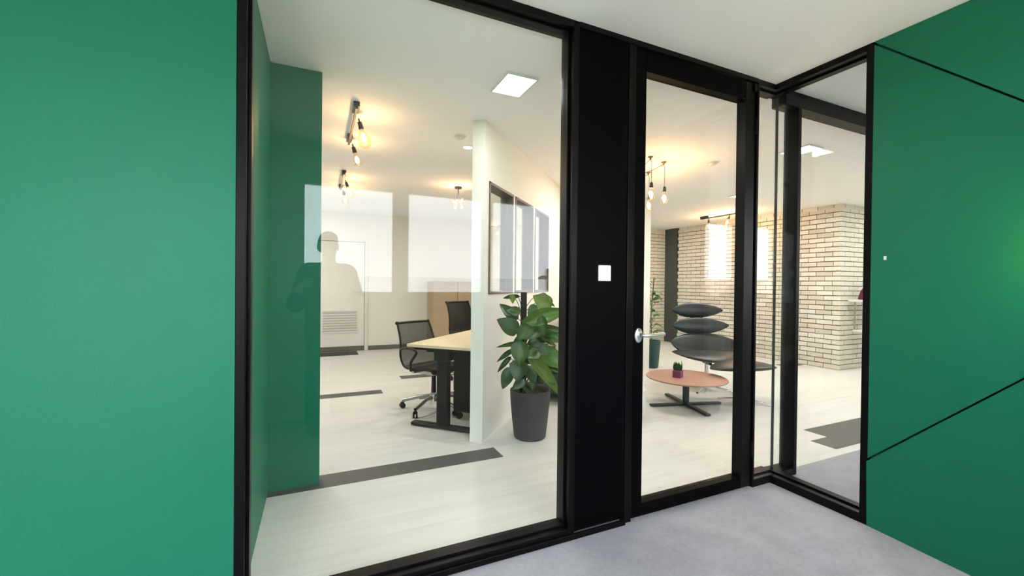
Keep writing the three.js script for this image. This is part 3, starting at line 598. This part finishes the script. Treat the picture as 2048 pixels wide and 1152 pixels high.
// ---------------------------------------------------------------- plants
{
  const t = thing('potted_plant', 'big green climbing plant on a moss pole in a dark grey pot', 'plant', [1.63, 0, Zd(3.17)], -rad(24.6));
  // local x = across, z = towards the meeting room
  part('pot', lathe([[0, 0.0], [0.125, 0.0], [0.135, 0.012], [0.152, 0.16], [0.165, 0.3], [0.17, 0.385], [0.168, 0.4], [0.158, 0.4], [0.152, 0.36], [0, 0.355]], 56), M.pot, t);
  part('soil', cyl(0.15, 0.15, 0.02, 0, 0.36, 0, 32), M.soil, t);
  part('moss_pole', cyl(0.03, 0.026, 0.86, -0.062, 0.79, 0, 18), M.moss, t);
  const K = 0.00121, at = (x, y, z) => V((x - 474) * K, (1075 - y) * K, z);
  // base x, y, z, tip x, y, z, shape, colour, width
  const L = [
    [385, 100, 0, 262, 108, -0.05, 3, 2, 0.8], [345, 88, 0.03, 345, 145, 0.06, 1, 3, 1], [372, 245, 0.02, 250, 150, 0.0, 0, 2, 0.9], [392, 205, 0.04, 300, 185, 0.06, 1, 1, 1], [372, 335, 0.04, 245, 250, 0.08, 1, 2, 1.15],
    [600, 165, 0.02, 488, 90, 0.05, 1, 3, 1.25], [555, 75, -0.03, 600, 95, -0.04, 3, 4, 1], [590, 125, -0.02, 645, 170, -0.02, 3, 1, 1], [462, 265, 0.06, 718, 175, 0.1, 0, 0, 0.72], [545, 240, 0.1, 555, 395, 0.13, 2, 1, 1.1],
    [530, 330, 0.05, 702, 322, 0.1, 2, 1, 1], [545, 365, 0.07, 712, 382, 0.1, 2, 1, 1.1], [575, 400, 0.02, 660, 440, 0.02, 3, 4, 1], [505, 165, 0.02, 448, 218, 0.05, 1, 1, 1.1], [450, 300, 0.06, 380, 395, 0.1, 1, 1, 1.1],
    [530, 320, 0.08, 430, 380, 0.12, 1, 1, 1], [388, 432, 0.02, 240, 436, 0.06, 3, 1, 0.7], [345, 475, 0.02, 238, 545, 0.05, 3, 2, 0.9], [330, 525, 0.03, 240, 620, 0.05, 3, 2, 0.9], [400, 415, 0.08, 395, 560, 0.13, 1, 1, 1.2],
    [400, 540, 0.09, 375, 660, 0.15, 1, 2, 1.4], [345, 600, 0.06, 268, 728, 0.08, 0, 2, 1.1], [460, 575, 0.1, 508, 680, 0.14, 0, 2, 1.1], [470, 520, 0.1, 705, 755, 0.14, 2, 3, 0.6], [550, 470, 0.06, 712, 575, 0.1, 1, 0, 0.95],
    [585, 520, 0.0, 640, 440, 0.02, 1, 2, 1.3], [540, 565, 0.03, 720, 612, 0.06, 2, 1, 0.7], [420, 660, 0.1, 350, 725, 0.12, 1, 2, 1], [480, 430, 0.06, 590, 520, 0.1, 1, 1, 1.1], [440, 250, 0.03, 480, 330, 0.06, 1, 1, 1.2],
    [470, 400, 0.06, 540, 440, 0.1, 1, 2, 1.3], [430, 480, 0.04, 500, 560, 0.07, 1, 2, 1.4], [500, 620, 0.04, 600, 600, 0.06, 0, 1, 1.1], [420, 580, 0.02, 330, 560, 0.05, 0, 2, 1.1], [520, 400, 0.0, 640, 360, 0.02, 0, 2, 1], [440, 380, -0.06, 340, 470, -0.09, 0, 2, 1], [500, 480, -0.06, 610, 430, -0.1, 0, 2, 1], [460, 640, 0.0, 560, 690, 0.05, 0, 2, 1],
    [520, 470, 0.1, 450, 500, 0.15, 1, 1, 1.3], [560, 620, 0.05, 640, 690, 0.1, 0, 1, 0.9], [440, 690, 0.05, 450, 740, 0.12, 1, 2, 1.4], [500, 640, 0.08, 480, 730, 0.13, 0, 2, 1],
  ];
  const stems = [];
  for (const [bx, by, bz, tx, ty, tz, sh, c, w] of L) {
    const b = at(bx, by, bz), e = at(tx, ty, tz);
    leaf(t, b, e, V(rr(-0.35, 0.35), rr(0.15, 0.6), 1), sh, M.leaves[c], w);
    const foot = V(-0.055 + rr(-0.02, 0.02), Math.max(0.38, b.y - rr(0.08, 0.22)), rr(0, 0.03)), mid = foot.clone().lerp(b, 0.55).add(V(0, 0.03, 0));
    stems.push(tube([foot, mid, b], 0.0035, 10, 6));
  }
  part('stems', stems, M.stem, t);
}
{
  const t = thing('potted_plant', 'tall thin plant in a dark teal pot at the end of the cream wall', 'plant', [4.79, 0, Zd(5.14)], -rad(24.6));
  part('pot', lathe([[0, 0], [0.095, 0], [0.105, 0.01], [0.135, 0.4], [0.135, 0.43], [0.125, 0.43], [0.12, 0.39], [0, 0.385]], 40), M.tealPot, t); part('soil', cyl(0.12, 0.12, 0.02, 0, 0.39, 0, 24), M.soil, t);
  const stems = [tube([V(0, 0.39, 0), V(-0.02, 0.8, 0.01), V(0.01, 1.2, 0), V(0.02, 1.42, 0.02)], 0.008, 24, 8)];
  for (let i = 0; i < 26; i++) {
    const y = i < 12 ? rr(0.55, 0.9) : rr(0.98, 1.46), a = i * 2.4, r = rr(0.03, 0.06), b = V(Math.cos(a) * r, y, Math.sin(a) * r), e = V(Math.cos(a) * (r + rr(0.1, 0.16)), y + rr(-0.05, 0.09), Math.sin(a) * (r + rr(0.1, 0.16)));
    leaf(t, b, e, V(0.2, 1, 0.5), [0, 2, 3][i % 3], M.leaves[[0, 1, 3][i % 3]]);
    stems.push(tube([V(0, y - 0.06, 0), b.clone().multiplyScalar(0.98), b], 0.003, 8, 5));
  }
  part('stems', stems, M.stem, t);
}
// ---------------------------------------------------------------- shelf with a maroon bag on the brick corner
{
  const t = thing('wall_shelf', 'white shelf unit on the brick corner, partly hidden by the black post', 'shelf', [7.72, 0, Zd(3.7)]);
  part('shelf_board', box(0.5, 0.035, 0.22, 0.05, 1.09, 0, 0.004), M.plastic, t); part('shelf_board', box(0.4, 0.025, 0.2, 0.08, 0.62, 0.01, 0.004), M.plastic, t);
  for (const x of [-0.06, 0.24]) part('bracket', box(0.02, 0.5, 0.02, x, 0.85, -0.085, 0.003), M.aluminium, t);
  const b = thing('bag', 'small maroon bag sitting on the white shelf by the brick corner', 'bag', [7.78, 1.1085, Zd(3.7)]);
  part('bag_body', lathe([[0, 0.19], [0.04, 0.185], [0.075, 0.14], [0.1, 0.07], [0.115, 0.015], [0.11, 0.0], [0, 0]], 28).scale(1, 1, 0.8), M.maroon, b); part('bag_flap', tube([V(-0.1, 0.06, 0.05), V(0, 0.1, 0.085), V(0.1, 0.06, 0.05)], 0.008, 16, 8), M.maroon, b);
}
// ---------------------------------------------------------------- outside: lawn, hedge, trees, low buildings with tiled roofs
struct('ground', 'grass plot outside the building', 'ground', box(260, 0.2, 260, 0, -3.6, 44), std([0.55, 0.545, 0.44], 1));
{
  const wallM = std([0.88, 0.85, 0.82], 0.9), roofM = std([0.4, 0.2, 0.15], 0.9), greyRoof = std([0.84, 0.84, 0.84], 0.8), glassM = std([0.06, 0.07, 0.08], 0.2);
  const house = (x, z, w, d, h, rh, rm, label) => {
    const t = thing('house', label, 'house', [x, -3.5, z]);
    part('wall', box(w, h, d, 0, h / 2, 0), wallM, t);
    const s = new THREE.Shape([new THREE.Vector2(-d / 2 - 0.6, 0), new THREE.Vector2(d / 2 + 0.6, 0), new THREE.Vector2(0, rh)]);
    part('roof', new THREE.ExtrudeGeometry(s, { depth: w + 1, bevelEnabled: false }).rotateY(Math.PI / 2).translate(-w / 2 - 0.5, h, 0), rm, t);
    for (let i = 0; i < w / 4 - 1; i++) part('window', box(1.2, 1.3, 0.06, -w / 2 + 3 + i * 4, h * 0.55, -d / 2 - 0.02), glassM, t);
  };
  house(14, 44, 46, 9, 3.9, 1.6, greyRoof, 'long low pale house with a grey roof outside the window');
  house(62, 52, 34, 9, 4.2, 2.0, roofM, 'terracotta roofed house beyond the long low house');
  house(-16, 60, 24, 10, 4.2, 1.4, greyRoof, 'grey roofed shed outside seen left of the long house');
  const treeM = [std([0.06, 0.12, 0.04], 1), std([0.08, 0.14, 0.04], 1)];
  for (let i = 0; i < 11; i++) {
    const t = thing('tree', 'round leafy tree behind the tiled roofs outside', 'tree', [44 + i * 8 + rr(-0.8, 0.8), -3.5, 74 + (i % 2) * 6], 0, 'trees beyond the houses');
    const g = [], h = rr(5.6, 7.6);
    for (let k = 0; k < 5; k++) g.push(new THREE.IcosahedronGeometry(rr(1.3, 2.1), 2).scale(1, 0.85, 1).translate(rr(-1.6, 1.6), h - rr(1.2, 2.8), rr(-1, 1)));
    part('crown', g, treeM[i % 2], t); part('trunk', cyl(0.25, 0.18, h - 2, 0, (h - 2) / 2, 0, 10), M.moss, t);
  }
  const hedge = thing('hedge', 'clipped green hedge at the edge of the lawn outside', 'hedge', [0, -3.5, 20]);
  const pts = []; for (let i = 0; i < 40; i++) pts.push(new THREE.IcosahedronGeometry(rr(1.0, 1.3), 2).scale(1.6, 1.15, 1).translate(-30 + i * 2.1, 1.55, rr(-0.2, 0.2)));
  part('hedge_body', pts, std([0.17, 0.23, 0.06], 1), hedge);
}
// ---------------------------------------------------------------- the photographer, standing behind the camera and mirrored as a dark shape in the glass
function blob(caps, centre, half, cell, k) {           // smooth union of tapered capsules, meshed on its own grid
  const n = Math.ceil(2 * half / cell) + 4, mc = new MarchingCubes(n, std([1, 1, 1], 1), false, false, 400000), hs = n / 2, sc = half * n / (n - 4);
  const p = V(0, 0, 0), ba = V(0, 0, 0), pa = V(0, 0, 0);
  for (let z = 0; z < n; z++) for (let y = 0; y < n; y++) for (let x = 0; x < n; x++) {
    p.set((x - hs) / hs * sc + centre.x, (y - hs) / hs * sc + centre.y, (z - hs) / hs * sc + centre.z);
    let d = 1e3;
    for (const [a, b, ra, rb, sx = 1, sz = 1] of caps) {
      ba.copy(b).sub(a); pa.copy(p).sub(a);
      const h = Math.max(0, Math.min(1, pa.dot(ba) / Math.max(1e-8, ba.lengthSq())));
      const qx = (pa.x - ba.x * h) / sx, qy = pa.y - ba.y * h, qz = (pa.z - ba.z * h) / sz;
      const e = Math.sqrt(qx * qx + qy * qy + qz * qz) - (ra + (rb - ra) * h), m = Math.max(0, k - Math.abs(d - e)) / k;
      d = Math.min(d, e) - m * m * k * 0.25;
    }
    mc.field[x + y * n + z * n * n] = -d;
  }
  mc.isolation = 0; mc.update();
  const c = mc.count ?? mc.geometry.drawRange.count, g = new THREE.BufferGeometry();
  g.setAttribute('position', new THREE.BufferAttribute(mc.positionArray.slice(0, c * 3), 3));
  g.setAttribute('normal', new THREE.BufferAttribute(mc.normalArray.slice(0, c * 3), 3));
  g.setAttribute('uv', new THREE.BufferAttribute(new Float32Array(c * 2), 2));
  g.scale(sc, sc, sc).translate(centre.x, centre.y, centre.z);
  return g;
}
{
  // local frame: x right, y up, z forward (towards the glass); turned so that forward is -z of the room
  const skin = phy([0.5, 0.3, 0.21], 0.5), hairM = std([0.012, 0.009, 0.008], 0.7), shirtM = std([0.03, 0.035, 0.05], 0.9), trouserM = std([0.02, 0.022, 0.03], 0.9), shoeM = std([0.03, 0.025, 0.02], 0.6);
  const yaw = rad(14), px = 0.075, pz = 2.07;
  const toLocal = (w) => w.clone().sub(V(px, 0, pz)).applyAxisAngle(V(0, 1, 0), -(Math.PI - yaw));
  const F = camera.getWorldDirection(V(0, 0, 0)), U = V(0, 1, 0).applyQuaternion(camera.quaternion), R = V(1, 0, 0).applyQuaternion(camera.quaternion);
  const Pc = camera.position.clone().addScaledVector(F, -0.032);
  const ph = (r, u, f) => toLocal(Pc.clone().addScaledVector(R, r).addScaledVector(U, u).addScaledVector(F, f));
  const body = [], hands = [];
  body.push([V(0, 0.95, 0), V(0, 1.06, 0), 0.135, 0.125, 1.12, 0.85], [V(0, 1.06, 0), V(0, 1.29, 0.0), 0.125, 0.135, 1.2, 0.85], [V(-0.13, 1.37, -0.005), V(0.13, 1.37, -0.005), 0.068, 0.068], [V(0, 1.36, 0), V(0, 1.5, 0.02), 0.06, 0.052]);
  const legs = [], arms = [], feet = [];
  for (const s of [-1, 1]) {
    legs.push([V(s * 0.085, 0.9, 0), V(s * 0.1, 0.49, 0.015), 0.088, 0.058], [V(s * 0.1, 0.49, 0.015), V(s * 0.105, 0.09, -0.02), 0.056, 0.036]);
    feet.push([V(s * 0.105, 0.055, -0.045), V(s * 0.125, 0.038, 0.13), 0.04, 0.03]);
    // seen along local z the person's right hand is at local -x
    const q = -s, wrist = ph(q * 0.118, -0.045, -0.055), elbow = V(s * 0.265, 1.1, 0.02);
    arms.push([V(s * 0.175, 1.36, 0), elbow, 0.056, 0.043], [elbow, wrist, 0.042, 0.028]);
    const h = (r, u, f) => ph(q * r, u, f), H1 = [];
    H1.push([wrist, h(0.1, -0.02, -0.03), 0.026, 0.02], [h(0.1, -0.02, -0.03), h(0.09, 0.012, -0.016), 0.018, 0.014], [h(0.1, -0.02, -0.03), h(0.09, -0.028, -0.014), 0.018, 0.013]);
    [[0.028, 0.046, 0.0075], [0.009, 0.041, 0.008], [-0.01, 0.044, 0.0078], [-0.028, 0.055, 0.0068]].forEach(([u, tip, rr2]) => {
      H1.push([h(0.091, u * 0.8, -0.014), h(0.087, u, 0.006), rr2 * 1.15, rr2], [h(0.087, u, 0.006), h(0.07, u, 0.014), rr2, rr2 * 0.95], [h(0.07, u, 0.014), h(tip, u * 1.05, 0.0145), rr2 * 0.95, rr2 * 0.82]);
    });
    H1.push([h(0.1, -0.02, -0.028), h(0.082, -0.005, -0.026), 0.013, 0.0105], [h(0.082, -0.005, -0.026), h(0.062, 0.004, -0.019), 0.0105, 0.0095], [h(0.062, 0.004, -0.019), h(0.046, 0.01, -0.0165), 0.0095, 0.008]);
    hands.push(blob(H1, h(0.083, -0.01, -0.018), 0.078, 0.003, 0.006));
  }
  const head = [[V(0, 1.61, -0.005), V(0, 1.635, 0.0), 0.082, 0.08, 0.92, 1.1], [V(0, 1.545, 0.045), V(0, 1.515, 0.06), 0.052, 0.036, 1.05, 1], [V(-0.03, 1.6, 0.065), V(0.03, 1.6, 0.065), 0.03, 0.03], [V(0, 1.592, 0.098), V(0, 1.565, 0.113), 0.008, 0.013], [V(-0.017, 1.532, 0.092), V(0.017, 1.532, 0.092), 0.009, 0.009], [V(0, 1.49, 0.01), V(0, 1.56, 0.0), 0.052, 0.056],
    [V(-0.078, 1.6, 0.0), V(-0.08, 1.565, 0.004), 0.016, 0.011, 0.5, 1], [V(0.078, 1.6, 0.0), V(0.08, 1.565, 0.004), 0.016, 0.011, 0.5, 1]];
  const geo = merge([blob([...body, ...legs, ...arms, ...feet], V(0, 0.8, 0.05), 0.86, 0.0125, 0.05), blob(head, V(0, 1.59, 0.02), 0.15, 0.0032, 0.018), ...hands]);
  const t = mesh('person', geo, skin, scene);
  t.position.set(px, 0, pz); t.rotation.y = Math.PI - yaw;
  t.userData = { label: 'person in a dark shirt taking the picture, seen only as a silhouette in the glass', category: 'person' };
  const grow = (caps, g) => caps.map(([a, b, ra, rb, ...o]) => [a, b, ra + g, rb + g, ...o]);
  part('shirt', blob(grow([[V(0, 0.92, 0), V(0, 1.0, 0), 0.14, 0.135, 1.14, 0.88], ...body.slice(0, 3), ...arms.map((c, i) => (i % 2 ? [c[0], c[0].clone().lerp(c[1], 0.72), c[2], c[3]] : c))], 0.012), V(0, 1.15, 0.05), 0.42, 0.011, 0.05), shirtM, t);
  part('trousers', blob(grow([[V(0, 0.93, 0), V(0, 0.97, 0), 0.128, 0.128, 1.12, 0.85], ...legs.map((c, i) => (i % 2 ? [c[0], c[0].clone().lerp(c[1], 0.95), 0.066, 0.06] : c))], 0.012), V(0, 0.56, 0), 0.56, 0.0125, 0.04), trouserM, t);
  feet.forEach((c) => part('shoe', [blob(grow([c], 0.009), c[0].clone().lerp(c[1], 0.5), 0.15, 0.006, 0.02), box(0.085, 0.014, 0.25, (c[0].x + c[1].x) / 2, 0.007, 0.045, 0.006)], shoeM, t));
  part('hair', blob([[V(0, 1.63, -0.02), V(0, 1.645, -0.008), 0.086, 0.082, 0.94, 1.1], [V(-0.035, 1.585, -0.05), V(0.035, 1.585, -0.05), 0.045, 0.045], [V(-0.036, 1.682, 0.05), V(0.036, 1.684, 0.05), 0.02, 0.022]], V(0, 1.64, 0), 0.16, 0.005, 0.02), hairM, t);
  for (const s of [-1, 1]) { const e = part('eye', new THREE.SphereGeometry(0.0105, 16, 12).translate(s * 0.03, 1.598, 0.0885), M.plastic, t); part('iris', new THREE.SphereGeometry(0.0056, 12, 10).translate(s * 0.0305, 1.5965, 0.0945), M.gasket, e); part('brow', tube([V(s * 0.014, 1.617, 0.1), V(s * 0.03, 1.621, 0.0985), V(s * 0.047, 1.616, 0.089)], 0.003, 10, 6), hairM, t); }
  const phone = thing('phone', 'dark phone held level in both hands by the person behind the glass reflection', 'phone');
  phone.position.copy(Pc); phone.quaternion.copy(camera.quaternion);
  part('phone_body', box(0.156, 0.074, 0.0085, 0, 0, 0, 0.004), M.darkPlastic, phone); part('screen', box(0.15, 0.068, 0.001, 0, 0, 0.0045), M.gasket, phone);
  part('camera_bump', box(0.03, 0.03, 0.0025, -0.055, 0.015, -0.005, 0.001), M.gasket, phone);
}
renderer.render(scene, camera);
